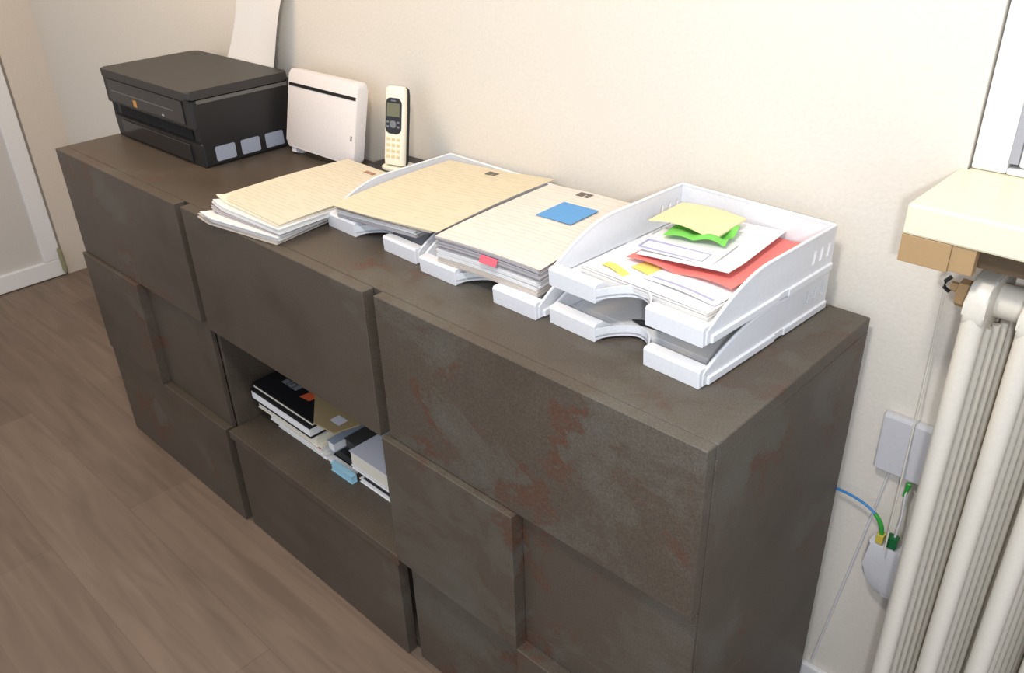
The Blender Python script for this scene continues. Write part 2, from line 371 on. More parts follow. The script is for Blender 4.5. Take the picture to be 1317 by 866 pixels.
cab('divider', [(C1 - 0.011, C1 + 0.0, FY, -0.006, 0.0245, H - 0.0225)])
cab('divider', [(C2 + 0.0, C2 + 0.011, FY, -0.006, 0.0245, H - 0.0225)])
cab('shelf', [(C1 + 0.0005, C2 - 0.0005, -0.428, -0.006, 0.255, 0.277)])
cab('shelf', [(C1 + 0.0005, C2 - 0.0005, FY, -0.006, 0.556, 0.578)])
G = 0.0115
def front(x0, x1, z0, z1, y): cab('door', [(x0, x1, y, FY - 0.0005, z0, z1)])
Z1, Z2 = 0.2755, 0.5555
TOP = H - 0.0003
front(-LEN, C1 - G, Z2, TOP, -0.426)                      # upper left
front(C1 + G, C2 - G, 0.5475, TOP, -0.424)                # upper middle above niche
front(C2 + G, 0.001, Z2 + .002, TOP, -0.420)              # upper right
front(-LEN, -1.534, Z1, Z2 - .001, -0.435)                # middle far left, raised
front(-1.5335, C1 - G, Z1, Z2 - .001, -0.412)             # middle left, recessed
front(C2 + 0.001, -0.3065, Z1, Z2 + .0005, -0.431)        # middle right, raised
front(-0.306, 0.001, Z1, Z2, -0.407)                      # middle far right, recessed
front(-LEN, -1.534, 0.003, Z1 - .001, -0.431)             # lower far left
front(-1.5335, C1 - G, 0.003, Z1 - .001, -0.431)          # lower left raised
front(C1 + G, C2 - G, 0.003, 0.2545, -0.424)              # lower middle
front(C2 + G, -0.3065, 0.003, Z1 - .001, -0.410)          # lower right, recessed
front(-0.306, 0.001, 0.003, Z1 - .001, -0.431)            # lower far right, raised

# ------------------------------------------------------------------ printer
pr = thing('printer', 'black multifunction inkjet printer at the left end of the sideboard', 'printer', (-1.61, -0.15, H))
def pbox(name, m, *a, bev=0.0, smooth=False, parent=None):
    bm = new(); bm_box(bm, *a, bev=bev); bmesh.ops.translate(bm, verts=bm.verts[:], vec=-Vector(pr.location)); return obj(name, bm, m, parent or pr, smooth)
def pprism(name, m, pts, axis, a, b, bev=0.0, parent=None, smooth=False):
    bm = new(); bm_prism(bm, pts, axis, a, b, bev); bmesh.ops.translate(bm, verts=bm.verts[:], vec=-Vector(pr.location)); return obj(name, bm, m, parent or pr, smooth)
px0, px1 = -1.827, -1.388
pprism('body', 'black_plastic', [(-0.268, H + .001), (-0.012, H + .001), (-0.012, H + 0.150), (-0.276, H + 0.150), (-0.276, H + 0.088), (-0.262, H + 0.086), (-0.262, H + 0.055), (-0.270, H + 0.053)], 'x', px0, px1, 0.005)
bm = new()
bm_prism(bm, rrect(-1.812, px1 + .004, -0.286, -0.028, 0.014), 'z', H + 0.152, H + 0.171, 0.0035); bmesh.ops.translate(bm, verts=bm.verts[:], vec=-Vector(pr.location)); lid = obj('scanner_lid', bm, 'black_top', pr)
pbox('lid_trim', 'trim_grey', px1 - 0.002, px1 + 0.0012, -0.262, -0.035, H + 0.141, H + 0.149, bev=.0005)
pbox('control_panel', 'black_gloss', -1.80, -1.425, -0.2785, -0.2755, H + 0.094, H + 0.146, bev=0.001)
pbox('panel_trim', 'trim_grey', -1.785, -1.47, -0.2795, -0.2783, H + 0.118, H + 0.1205)
pbox('amber_patch', 'amber', -1.672, -1.655, -0.2798, -0.2783, H + 0.079 + .017, H + 0.112, bev=0.0005)  # small amber patch on the control panel
pbox('power_button', 'sticker', -1.530, -1.520, -0.2795, -0.2783, H + 0.098, H + 0.102, bev=0.0005)
pbox('output_slot', 'dark_slot', -1.79, -1.43, -0.2645, -0.2615, H + 0.057, H + 0.084)
pbox('paper_tray', 'black_gloss', -1.78, -1.44, -0.2735, -0.267, H + 0.008, H + 0.048, bev=0.002)
for y0, y1 in ((-0.240, -0.191), (-0.176, -0.128), (-0.113, -0.065)):
    bm = new(); bm_prism(bm, rrect(y0, y1, H + 0.010, H + 0.043, 0.004), 'x', px1 - 0.001, px1 + 0.0009); bmesh.ops.translate(bm, verts=bm.verts[:], vec=-Vector(pr.location)); s_ = obj('sticker', bm, 'sticker', pr); s_['label'] = 'grey-blue rounded square sticker'
pbox('rear_feed', 'black_plastic', -1.66, -1.395, -0.048, -0.026, H + 0.150, H + 0.163, bev=0.002)
pbox('feed_corner', 'black_top', -1.806, -1.665, -0.026, -0.012, H + 0.150, H + 0.164, bev=0.002)

# sheet standing in the rear feed, leaning on the wall
bm = new(); NX, NY = 12, 24
def standing(u, v, t):
    s = v * 0.29
    y = -0.022 + 0.036 * (1 - math.exp(-v * 3.0)) - 0.018 * (u > 0.5) * ((u - 0.5) * 2) ** 2 * math.sin(min(v * 1.2, 1) * math.pi)
    return (-1.672 + 0.212 * u + 0.105 * v, y + t, H + 0.160 + s * 0.985)
ft = [[bm.verts.new(standing(i / NX, j / NY, 0)) for i in range(NX + 1)] for j in range(NY + 1)]
bk = [[bm.verts.new(standing(i / NX, j / NY, 0.0008)) for i in range(NX + 1)] for j in range(NY + 1)]
for j in range(NY):
    for i in range(NX):
        bm.faces.new((ft[j][i], ft[j][i + 1], ft[j + 1][i + 1], ft[j + 1][i])); bm.faces.new((bk[j][i], bk[j + 1][i], bk[j + 1][i + 1], bk[j][i + 1]))
for j in range(NY):
    bm.faces.new((ft[j][0], ft[j + 1][0], bk[j + 1][0], bk[j][0])); bm.faces.new((ft[j][NX], bk[j][NX], bk[j + 1][NX], ft[j + 1][NX]))
for i in range(NX):
    bm.faces.new((ft[0][i], bk[0][i], bk[0][i + 1], ft[0][i + 1])); bm.faces.new((ft[NY][i], ft[NY][i + 1], bk[NY][i + 1], bk[NY][i]))
tag(obj('paper_sheet', bm, 'paper', None, True), 'blank white sheet standing in the back of the black printer', 'paper')

# ------------------------------------------------------------------ router
ro = thing('router', 'white upright router with a black stripe between printer and phone', 'router', (-1.219, -0.074, H + 0.0008), (R(-13), 0, R(0)))
bm = new(); bm_prism(bm, rrect(-0.131, 0.125, 0.015, 0.188, 0.013), 'y', -0.013, 0.013, 0.004); obj('housing', bm, 'router', ro, True)
box('front_stripe', 'black_gloss', ro, -0.128, 0.119, -0.0140, -0.0128, 0.150, 0.157)
box('side_light', 'black_gloss', ro, 0.110, 0.1135, -0.0142, -0.0128, 0.066, 0.076)
for sx in (-0.106, 0.106):
    bm = new(); bm_prism(bm, [(-0.008, 0.0035), (-0.009, 0.012), (-0.006, 0.020), (0.014, 0.020), (0.020, 0.012), (0.020, -0.001)], 'x', sx - 0.008, sx + 0.008, 0.0012); obj('foot', bm, 'router_side', ro)

# ------------------------------------------------------------------ phone and its base
ba = thing('charging_base', 'black phone charging base with white cradle on the sideboard', 'phone base', (-0.966, -0.044, H), (0, 0, R(2)))
bm = new(); bm_prism(bm, rrect(-0.078, 0.072, -0.046, 0.054, 0.016), 'z', 0.0, 0.034, 0.004); obj('base_body', bm, 'black_plastic', ba, True)
bm = new(); bm_prism(bm, rrect(-0.036, 0.036, -0.040, 0.012, 0.014), 'z', 0.0343, 0.0405, 0.002); obj('cradle', bm, 'cream_light', ba, True)
ph = thing('cordless_handset', 'cream cordless phone handset with small screen standing in its charging base', 'phone', (-0.970, -0.064, H + 0.0435), (R(-11), 0, R(14)))
bm = new(); N = 16; rings = []
prof = [(0, .0235, .010), (.01, .0245, .0115), (.06, .0240, .012), (.11, .0245, .012), (.138, .0240, .0115), (.150, .023, .010), (.154, .018, .007)]
bmp = [( -1, ), ]
for z, hw, hd in prof:
    pts = rrect(-hw, hw, -hd, hd * 0.35, min(hw, hd) * 0.55, 4); rings.append([bm.verts.new((x, y, z)) for x, y in pts])
for a, b in zip(rings, rings[1:]):
    n = len(a)
    for k in range(n): bm.faces.new((a[k], a[(k + 1) % n], b[(k + 1) % n], b[k]))
bm.faces.new(list(reversed(rings[0]))); bm.faces.new(rings[-1]); obj('front_shell', bm, 'cream_light', ph, True)
bm = new(); rings = []
for z, hw, hd in prof:
    pts = rrect(-hw * .96, hw * .96, hd * 0.36, hd * 1.1, min(hw, hd) * 0.30, 4); rings.append([bm.verts.new((x, y, z * .985 + .001)) for x, y in pts])
for a, b in zip(rings, rings[1:]):
    n = len(a)
    for k in range(n): bm.faces.new((a[k], a[(k + 1) % n], b[(k + 1) % n], b[k]))
bm.faces.new(list(reversed(rings[0]))); bm.faces.new(rings[-1]); o = obj('back_shell', bm, 'black_plastic', ph, True); o['label'] = 'black back shell'
bm = new(); bm_prism(bm, rrect(-0.0195, 0.0195, 0.062, 0.132, 0.012), 'y', -0.0132, -0.0112, 0.0005); dp = obj('display_panel', bm, 'black_gloss', ph)
box('screen', 'lcd', dp, -0.0155, 0.0155, -0.0138, -0.0130, 0.096, 0.122)
bm = new(); bm_prism(bm, rrect(-0.008, 0.008, 0.074, 0.088, 0.006), 'y', -0.0142, -0.0130); bm_box(bm, -0.016, -0.010, -0.0140, -0.0130, 0.083, 0.087); bm_box(bm, 0.010, 0.016, -0.0140, -0.0130, 0.083, 0.087); bm_box(bm, -0.016, -0.010, -0.0140, -0.0130, 0.074, 0.078); bm_box(bm, 0.010, 0.016, -0.0140, -0.0130, 0.074, 0.078); obj('navigation_key', bm, 'silver', dp)
box('brand_strip', 'silver', dp, -0.006, 0.006, -0.0138, -0.0130, 0.1255, 0.128)
for r_ in range(4):
    for c_ in range(3):
        box('key', 'key', ph, -0.0165 + c_ * 0.0125, -0.0085 + c_ * 0.0125, -0.0128, -0.0112, 0.014 + r_ * 0.0115, 0.0195 + r_ * 0.0115, bev=0.0004, seg=1)

# ------------------------------------------------------------------ letter trays
TW, TD, TH = 0.262, 0.302, 0.068
def wall_profile(TH):
    pts = [(0.004, 0.002), (0.004, 0.020)]
    for k in range(9):
        a = k / 8; y = 0.010 + 0.125 * a; z = 0.024 + (TH - 0.024) * math.sin(a * math.pi / 2) ** 0.9
        pts.append((y, z))
    return pts
def make_tray(label, loc, rz, group='white letter trays on the sideboard', TH=0.068):
    t = thing('letter_tray', label, 'letter tray', loc, (0, 0, rz), group)
    # base with scooped front edge
    cut = [(0.088 + 0.084 * k / 12, 0.046 * math.sin(math.pi * k / 12) ** 0.75 - 0.001) for k in range(13)]
    out = [(0.003, 0.004)] + cut + [(TW - 0.003, 0.004), (TW - 0.003, TD - 0.002), (0.003, TD - 0.002)]
    bm = new(); bm_prism(bm, out, 'z', 0.0065, 0.0095)
    # rim wall following the scoop
    inner = [(x + (0.13 - x) * 0.0, y + 0.004) for x, y in cut]
    bm_prism(bm, cut + list(reversed(inner)), 'z', 0.004, 0.020)
    obj('base', bm, 'tray', t)
    # two lips at the front
    for x0, x1 in ((0.0015, 0.088), (0.172, TW - 0.0015)):
        bm = new(); bm_prism(bm, [(-0.002, 0.0), (-0.0035, 0.024), (-0.0005, 0.0275), (0.014, 0.0275), (0.040, 0.0098), (0.040, 0.0)], 'x', x0, x1, 0.0012)
        obj('lip', bm, 'tray', t)
    for side in (0, 1):
        xa, xb = (0.0, 0.003) if side == 0 else (TW - 0.003, TW)
        bm = new(); prof = wall_profile(TH); ys = 0.225
        bm_prism(bm, prof + [(ys, TH), (ys, 0.002)], 'x', xa, xb)
        z0s, z1s = 0.027, 0.047
        bm_prism(bm, [(ys, 0.002), (TD, 0.002), (TD, z0s), (ys, z0s)], 'x', xa, xb)
        bm_prism(bm, [(ys, z1s), (TD, z1s), (TD, TH), (ys, TH)], 'x', xa, xb)
        yy = [ys, 0.243, 0.250, 0.262, 0.269, 0.281, 0.288, TD]
        for k in range(0, 8, 2):
            bm_prism(bm, [(yy[k], z0s), (yy[k + 1], z0s), (yy[k + 1] + (0.003 if k < 6 else 0), z1s), (yy[k] + (0.003 if k else 0), z1s)], 'x', xa, xb)
        # stiff rounded top bead and stacking ledge
        bead = [((xa + xb) / 2, y, z) for y, z in prof[2:]] + [((xa + xb) / 2, TD - .002, TH)]
        bm_tube(bm, bead, 0.0024, 8)
        lo, hi = (xa - 0.003, xb) if side == 0 else (xa, xb + 0.003)
        bm_box(bm, lo, hi, 0.012, 0.165, 0.001, 0.013, 0.0015, 1); bm_box(bm, lo, hi, 0.186, TD, 0.001, 0.013, 0.0015, 1)
        bm_box(bm, lo + .001, hi - .001, 0.165, 0.186, 0.004, 0.013)
        obj('side_wall', bm, 'tray', t)
    bm = new(); bm_box(bm, 0.003, TW - 0.003, TD - 0.003, TD, 0.002, TH); bm_tube(bm, [(0.002, TD - .0015, TH), (TW - 0.002, TD - .0015, TH)], 0.0024, 8)
    obj('back_wall', bm, 'tray', t)
    return t
def R2(loc, rz):
    return Matrix.Translation(loc) @ Matrix.Rotation(rz, 4, 'Z')
T4 = ((-0.337, -0.305, H + 0.0005), R(-2.6))
make_tray('white letter tray under the full one at the right end of the sideboard', T4[0], T4[1], TH=0.0575)
T4u = ((-0.336, -0.307, H + 0.0615), R(-2.6))
make_tray('white letter tray with pink folder, stacked on top of another tray', T4u[0], T4u[1])
T3 = ((-0.614, -0.311, H + 0.0005), R(-0.8))
make_tray('white letter tray filled with papers under a blue sticky note', T3[0], T3[1])
T2 = ((-0.897, -0.290, H + 0.0005), R(-2.0))
make_tray('white letter tray full of cream papers, leftmost of the trays', T2[0], T2[1], TH=0.063)

# ------------------------------------------------------------------ paper stacks
def layers(parent, name, m, w, d, z0, n, lh, jit, rj, seed, f=None, pivot=None, rot0=0.0, rot1=0.0):
    rnd = random.Random(seed); bm = new()
    pv = pivot or (w / 2, d / 2)
    for k in range(n):
        rr = rot0 + (rot1 - rot0) * k / max(1, n - 1) + rnd.uniform(-rj, rj)
        sheet_bm(bm, w, d, z0 + k * lh, lh * 0.86, f, 8, 10, rr, rnd.uniform(-jit, jit), rnd.uniform(-jit, jit), pv)
    return obj(name, bm, m, parent)
def logo(parent, m, x, y, z, w=0.017, d=0.020):
    bm = new(); bm_prism(bm, [(x, y), (x + w * .55, y), (x + w * .55, y + d), (x, y + d)], 'z', z, z + .0004)
    bm_prism(bm, [(x + w * .68, y), (x + w, y), (x + w, y + d), (x + w * .68, y + d)], 'z', z, z + .0004)
    bm_prism(bm, [(x + w * .55, y + d * .75), (x + w * .68, y + d * .75), (x + w * .68, y + d), (x + w * .55, y + d)], 'z', z, z + .0004)
    return obj('logo', bm, m, parent)

# papers in the tray with the blue note (A4 portrait, bowed over the tray)
P3 = thing('paper_stack', 'thick stack of printed forms in plastic sleeves in the tray with the blue note', 'papers', (-0.571, -0.309, H + 0.0275), (0, 0, R(3.0)), 'stacks of papers on the sideboard')
fB = lambda u, v: 0.006 * math.sin(math.pi * u) * 0.4 + (0.006 * v * (1 - v)) - 0.002 * (1 - v) ** 6
layers(P3, 'sleeve_bundle', 'sleeve_warm', 0.205, 0.286, 0.000, 4, 0.0027, 0.0015, 0.008, 3, fB)
layers(P3, 'paper_bundle', 'paper', 0.206, 0.286, 0.0110, 5, 0.0026, 0.0018, 0.010, 4, fB)
layers(P3, 'sleeve_bundle', 'sleeve', 0.209, 0.288, 0.0242, 9, 0.0024, 0.0022, 0.012, 5, fB)
bm = new(); sheet_bm(bm, 0.212, 0.290, 0.0460, 0.0009, fB, 14, 18, 0, -0.001, -0.001); ts = obj('top_sheet', bm, 'print_pink', P3, True)
logo(P3, 'logo', 0.075, 0.262, 0.0500, 0.026, 0.018)
bm = new(); sheet_bm(bm, 0.072, 0.074, 0.0, 0.0005, lambda u, v: 0.0008 * u * u, 6, 6)
o = obj('sticky_note', bm, 'blue_note'); o.location = (-0.497, -0.158, H + 0.0275 + 0.0517); o.rotation_euler = (0, 0, R(2)); tag(o, 'square blue sticky note on the printed form in the middle tray', 'note')
bm = new(); sheet_bm(bm, 0.034, 0.012, 0.0, 0.0005, lambda u, v: 0.0, 4, 3)
bmesh.ops.rotate(bm, verts=bm.verts[:], cent=(0, 0, 0), matrix=Matrix.Rotation(R(62), 3, 'X'))
o = obj('index_tab', bm, 'pink_tab', P3); o.location = (0.098, -0.0085, 0.0295); o['label'] = 'pink index tab sticking out of the front edge'

# cream papers in the left tray
P2 = thing('paper_stack', 'stack of cream printed forms in the leftmost letter tray', 'papers', (-0.858, -0.296, H + 0.0275), (0, 0, R(2.5)), 'stacks of papers on the sideboard')
fA = lambda u, v: 0.014 * u ** 1.6 + 0.004 * math.sin(math.pi * v) + 0.003 * v
fA1 = lambda u, v: 0.011 * u + 0.002 * v
fA2 = lambda u, v: 0.0105 * u ** 1.4 + 0.003 * v
layers(P2, 'sleeve_bundle', 'sleeve', 0.207, 0.280, 0.0, 3, 0.0022, 0.002, 0.008, 11, fA1)
layers(P2, 'paper_bundle', 'paper', 0.208, 0.282, 0.0068, 4, 0.0022, 0.0025, 0.010, 12, fA1)
layers(P2, 'sleeve_bundle', 'sleeve_warm', 0.212, 0.286, 0.0140, 3, 0.0018, 0.0025, 0.008, 13, fA2)
layers(P2, 'paper_bundle', 'paper_cream', 0.246, 0.292, 0.0198, 2, 0.0022, 0.0025, 0.006, 14, fA2)
bm = new(); sheet_bm(bm, 0.271, 0.303, 0.0262, 0.0009, fA, 16, 18, R(0.3), 0, -0.010); obj('top_sheet', bm, 'print_yellow', P2, True)
logo(P2, 'logo', 0.128, 0.256, 0.0366, 0.024, 0.016)

# loose fanned pile left of the trays, its lowest folder poking over the edge
P1 = thing('paper_stack', 'loose fanned pile of printed forms lying on the sideboard beside the printer', 'papers', (-0.884, -0.407, H + 0.0005), (0, 0, R(0)), 'stacks of papers on the sideboard')
def pile(name, m, x, y, z, rz, w=0.212, d=0.298, n=2, f=None, lh=0.0016, seed=1):
    rnd = random.Random(seed); bm = new()
    for k in range(n):
        sheet_bm(bm, w, d, z + k * lh, lh * 0.8, f, 14, 18, rz + rnd.uniform(-.012, .012), x - w / 2 + rnd.uniform(-.002, .002), y - d / 2, (x, y))
    return obj(name, bm, m, P1, True)
droop = lambda u, v: -0.0004 + 0.010 * max(0, 1 - 9 * ((u) + (v))) ** 1 * 1.0
curl = lambda u, v: 0.009 * max(0, 1 - 7 * (u + v)) ** 1.3
def pile_at(name, m, fx, fy, z, rz, n, lh, seed, w=0.212, d=0.297, f=curl):
    """sheets whose front right corner is at (fx, fy) in the pile's own frame"""
    rnd = random.Random(seed); bm = new()
    for k in range(n):
        a = rz + rnd.uniform(-.01, .01); ox, oy = fx + rnd.uniform(-.002, .002), fy + rnd.uniform(-.002, .002)
        sheet_bm(bm, w, d, z + k * lh, lh * 0.8, f, 14, 18, a, ox - w, oy, (ox, oy))
    return obj(name, bm, m, P1, True)
# front right corner of the pile at world (-0.882, -0.405)
pile_at('folder', 'sleeve_warm', -0.007, 0.000, 0.0006, R(8), 3, 0.002, 2, 0.220, 0.305)
pile_at('paper_bundle', 'paper', -0.003, 0.002, 0.0068, R(9), 4, 0.002, 5)
pile_at('folder', 'sleeve', 0.000, 0.006, 0.0150, R(4), 2, 0.002, 6)
pile_at('paper_bundle', 'paper', -0.002, 0.006, 0.0192, R(2), 5, 0.002, 8)
pile_at('paper_bundle', 'paper_cream', -0.010, 0.010, 0.0294, R(-1), 2, 0.0016, 9)
bm = new(); sheet_bm(bm, 0.222, 0.300, 0.0328, 0.0009, lambda u, v: 0.003 * math.sin(math.pi * v), 14, 18, R(-2), -0.232, 0.012, (-0.010, 0.012)); obj('top_sheet', bm, 'print_cream', P1, True)
logo(P1, 'logo_red', -0.120, 0.283, 0.0350, 0.030, 0.010)

# ------------------------------------------------------------------ contents of the upper right tray
TM = R2(T4u[0], T4u[1])
def in_tray(name, bm, m, label, cat, x, y, z, rz=0, rx=0, ry=0, smooth=True):
    o = obj(name, bm, m, None, smooth); o.location = TM @ Vector((x, y, z)); o.rotation_euler = (rx, ry, T4u[1] + rz)
    return tag(o, label, cat)
PS = thing('paper_stack', 'low stack of white letters lining the top right letter tray', 'papers', TM @ Vector((0.024, 0.0405, 0.0100)), (0, 0, T4u[1]), 'stacks of papers on the sideboard')
layers(PS, 'paper_bundle', 'paper', 0.212, 0.254, 0.0, 6, 0.0020, 0.0012, 0.004, 21)
bm = new(); sheet_bm(bm, 0.213, 0.254, 0.0124, 0.0007, lambda u, v: 0.0012 * math.sin(3 * u), 12, 16, R(-0.3)); obj('top_sheet', bm, 'print_white', PS, True)
bm = new(); sheet_bm(bm, 0.060, 0.014, 0, 0.0005, lambda u, v: 0.002 * math.sin(5 * u), 8, 3)
in_tray('paper_slip', bm, 'yellow', 'narrow yellow slip near the front left of the top tray', 'slip', 0.046, 0.058, 0.0250, R(-12))
bm = new(); sheet_bm(bm, 0.036, 0.028, 0, 0.0005, lambda u, v: 0.003 * u * (1 - u), 6, 4)
in_tray('paper_slip', bm, 'yellow', 'small yellow slip peeking out under the pink folder', 'slip', 0.082, 0.078, 0.0250, R(-8))
bm = new(); sheet_bm(bm, 0.118, 0.06, 0, 0.0005, lambda u, v: 0.003 * math.sin(math.pi * u), 10, 4)
lf = in_tray('leaflet', bm, 'print_white', 'white leaflet with a lilac stripe sticking out under the front of the pink folder', 'leaflet', 0.116, 0.062, 0.0250, R(-2))
bm = new(); sheet_bm(bm, 0.100, 0.004, 0.0008, 0.0003, lambda u, v: 0.003 * math.sin(math.pi * (0.08 + u * .85)), 10, 2, 0, 0.009, 0.008); obj('stripe', bm, 'lilac_line', lf)
fP = lambda u, v: 0.007 * max(0, 1 - v * 3) * abs(math.sin(u * 5.2 + 0.6)) * 0.8 + 0.003 * u
bm = new(); sheet_bm(bm, 0.168, 0.196, 0, 0.0009, fP, 24, 18)
in_tray('folder', bm, 'pink_folder', 'salmon pink card folder in the top right letter tray', 'folder', 0.062, 0.092, 0.0262, R(3))
fW = lambda u, v: 0.0012 + 0.004 * u + 0.004 * max(0, 1 - v * 4) * u
bm = new(); sheet_bm(bm, 0.140, 0.182, 0, 0.0009, fW, 14, 14)
in_tray('letter', bm, 'print_white', 'white letter lying on the pink folder', 'letter', 0.074, 0.099, 0.0345, R(7.5))
bm = new(); sheet_bm(bm, 0.118, 0.085, 0, 0.0007, lambda u, v: 0.002 * u, 8, 6)
env = in_tray('envelope', bm, 'paper', 'white window envelope with a lilac outline on the white letter', 'envelope', 0.064, 0.107, 0.0400, R(8))
bm = new()
for a in ((0.004, 0.103, 0.004, 0.0052), (0.004, 0.103, 0.031, 0.0325), (0.004, 0.0052, 0.0052, 0.031), (0.1018, 0.103, 0.0052, 0.031)):
    bm_box(bm, a[0], a[1], a[2], a[3], 0.0010, 0.0032)
obj('window_outline', bm, 'lilac_line', env)
bm = new(); sheet_bm(bm, 0.092, 0.070, 0, 0.0008, lambda u, v: 0.008 * abs(math.sin(6.5 * u + 1.5 * v)) * (0.25 + 0.75 * u) + 0.004 * math.sin(9 * v) * u + 0.005 * (1 - v), 26, 14)
in_tray('crumpled_note', bm, 'green', 'crumpled bright green paper under the pale yellow note', 'note', 0.076, 0.156, 0.0415, R(15))
bm = new(); sheet_bm(bm, 0.110, 0.090, 0, 0.0025, lambda u, v: 0.004 * math.sin(math.pi * u) + 0.003 * (1 - v) * math.sin(4 * u), 16, 12)
in_tray('note_pad', bm, 'tan_note', 'pale yellow note lying on top of the crumpled green paper', 'note', 0.034, 0.176, 0.0510, R(4))
# pen in the lower tray
LM = R2(T4[0], T4[1])
pen = thing('pen', 'black pen lying in the lower right letter tray', 'pen', LM @ Vector((0.158, 0.072, 0.0146)), (0, R(0), R(7)))
bm = new(); bm_tube(bm, [(-0.045, 0, 0), (0.05, 0, 0)], 0.0042, 10); obj('barrel', bm, 'black_plastic', pen, True)
bm = new(); bm_tube(bm, [(-0.0455, 0, 0), (-0.058, 0, 0)], [0.0036, 0.0008], 10); obj('tip', bm, 'ink', pen, True)
PL = thing('paper_stack', 'few white sheets lying in the lower right letter tray', 'papers', LM @ Vector((0.024, 0.052, 0.0098)), (0, 0, T4[1]), 'stacks of papers on the sideboard')
PL.location.z -= 0.0
bm = new(); sheet_bm(bm, 0.213, 0.243, 0.0, 0.0006); obj('sheet', bm, 'paper', PL); bm = new(); sheet_bm(bm, 0.212, 0.242, 0.0007, 0.0002, None, 4, 4); obj('top_sheet', bm, 'paper', PL)

# ------------------------------------------------------------------ books in the niche
def book(name, label, x0, x1, y0, y1, z0, z1, cover='black_cover', pages='page_edge', ct=0.0025, rz=0.0, cat='book', spine='back', topt=None):
    cx, cy = (x0 + x1) / 2, (y0 + y1) / 2
    t = thing(name, label, cat, (cx, cy, z0), (0, 0, rz), 'books and magazines in the open niche')
    hx, hy, h = (x1 - x0) / 2, (y1 - y0) / 2, z1 - z0
    bm = new(); bm_box(bm, -hx, hx, -hy, hy, 0, ct); bm_box(bm, -hx, hx, -hy, hy, h - ct, h); bm_box(bm, -hx, hx, hy - ct, hy, ct, h - ct); obj('cover', bm, cover, t)
    bm = new(); bm_box(bm, -hx + .003, hx - .003, -hy + .0015, hy - ct, ct, h - ct); obj('pages', bm, pages, t)
    return t
Zs = 0.2775
yF = -0.345
book('magazine', 'white magazine with a thin red edge at the bottom of the left pile', -1.150, -0.960, -0.342, -0.14, Zs, Zs + 0.013, 'page_white', 'page_white', 0.0015)
book('magazine', 'cream magazine second from the bottom of the left pile', -1.172, -0.965, -0.347, -0.14, Zs + 0.0133, Zs + 0.031, 'page_edge', 'page_white', 0.0012)
b1 = book('magazine', 'red-edged thin booklet in the left pile', -1.10, -0.962, -0.350, -0.16, Zs + 0.0313, Zs + 0.036, 'page_edge', 'page_white', 0.0008)
book('book', 'thick cream paperback under the black-backed books of the left pile', -1.205, -0.968, -0.354, -0.15, Zs + 0.0363, Zs + 0.060, 'page_edge', 'page_edge', 0.0012)
book('book', 'black-covered book second from the top of the left pile', -1.213, -0.975, -0.362, -0.15, Zs + 0.0603, Zs + 0.088, 'black_cover', 'page_white', 0.0035)
tb = book('book', 'black book with an orange mark on its cover on top of the left pile', -1.208, -0.970, -0.356, -0.13, Zs + 0.0883, Zs + 0.103, 'black_cover', 'page_edge', 0.004)
bm = new(); bm_prism(bm, [(0.014, -0.074), (0.046, -0.070), (0.050, -0.044), (0.018, -0.049)], 'z', 0.0147, 0.0151); obj('orange_mark', bm, 'orange', tb)
bm = new()
for k, (a, b) in enumerate(((-0.07, -0.055), (-0.052, -0.046), (-0.043, -0.03), (-0.027, -0.012))):
    bm_box(bm, a, b, -0.066, -0.050 + 0.006 * (k % 2), 0.0147, 0.0150)
obj('cover_print', bm, 'grey_print', tb)
bm = new(); bm_box(bm, -1.10, -0.963, -0.3515, -0.3502, Zs + 0.0320, Zs + 0.0345); bmesh.ops.translate(bm, verts=bm.verts[:], vec=-Vector(b1.location)); obj('red_edge', bm, 'red_edge', b1)
# middle: kraft envelope across the right end of the left pile, small things between the piles
bm = new(); bm_prism(bm, [(0.0, 0.0), (0.062, 0.006), (0.080, 0.060), (0.020, 0.150), (-0.105, 0.077)], 'z', 0, 0.0035, 0.0006)
en = obj('envelope', bm, 'kraft'); en.location = (-0.958, -0.359, Zs + 0.1062); tag(en, 'kraft envelope lying across the right end of the black book', 'envelope', 'books and magazines in the open niche')
box('address_label', 'lilac_cover', en, 0.018, 0.050, 0.028, 0.052, 0.0033, 0.0037)
book('notebook', 'black notebook lying between the two book piles', -0.957, -0.872, -0.325, -0.200, Zs + 0.0065, Zs + 0.030, 'black_cover', 'black_cover', 0.002, R(0))
book('leaflet', 'blue-grey leaflet on the black notebook in the niche', -0.957, -0.932, -0.336, -0.215, Zs + 0.0303, Zs + 0.052, 'blue_grey', 'page_white', 0.0006)
book('leaflet', 'white folded leaflet under the black notebook', -0.958, -0.872, -0.340, -0.17, Zs, Zs + 0.006, 'page_white', 'page_white', 0.0008)
book('case', 'dark grey case lying at the back between the book piles', -0.930, -0.880, -0.310, -0.180, Zs + 0.0303, Zs + 0.056, 'dark_grey', 'dark_grey', 0.002, cat='case')
book('booklet', 'light blue booklet at the niche front', -0.925, -0.850, -0.356, -0.3425, Zs, Zs + 0.019, 'light_blue', 'light_blue', 0.001)
# right pile
book('book', 'white hardback at the bottom of the right pile', -0.846, -0.628, -0.339, -0.13, Zs, Zs + 0.010, 'page_white', 'page_white', 0.0015)
book('book', 'black book second from the bottom of the right pile', -0.835, -0.630, -0.336, -0.13, Zs + 0.0103, Zs + 0.026, 'black_cover', 'dark_grey', 0.003)
book('magazine', 'white magazine in the middle of the right pile', -0.868, -0.632, -0.340, -0.12, Zs + 0.0263, Zs + 0.035, 'page_white', 'page_white', 0.001)
book('book', 'thick white-topped paperback on top of the right pile', -0.866, -0.632, -0.342, -0.14, Zs + 0.0353, Zs + 0.073, 'lilac_cover', 'page_edge', 0.0015)

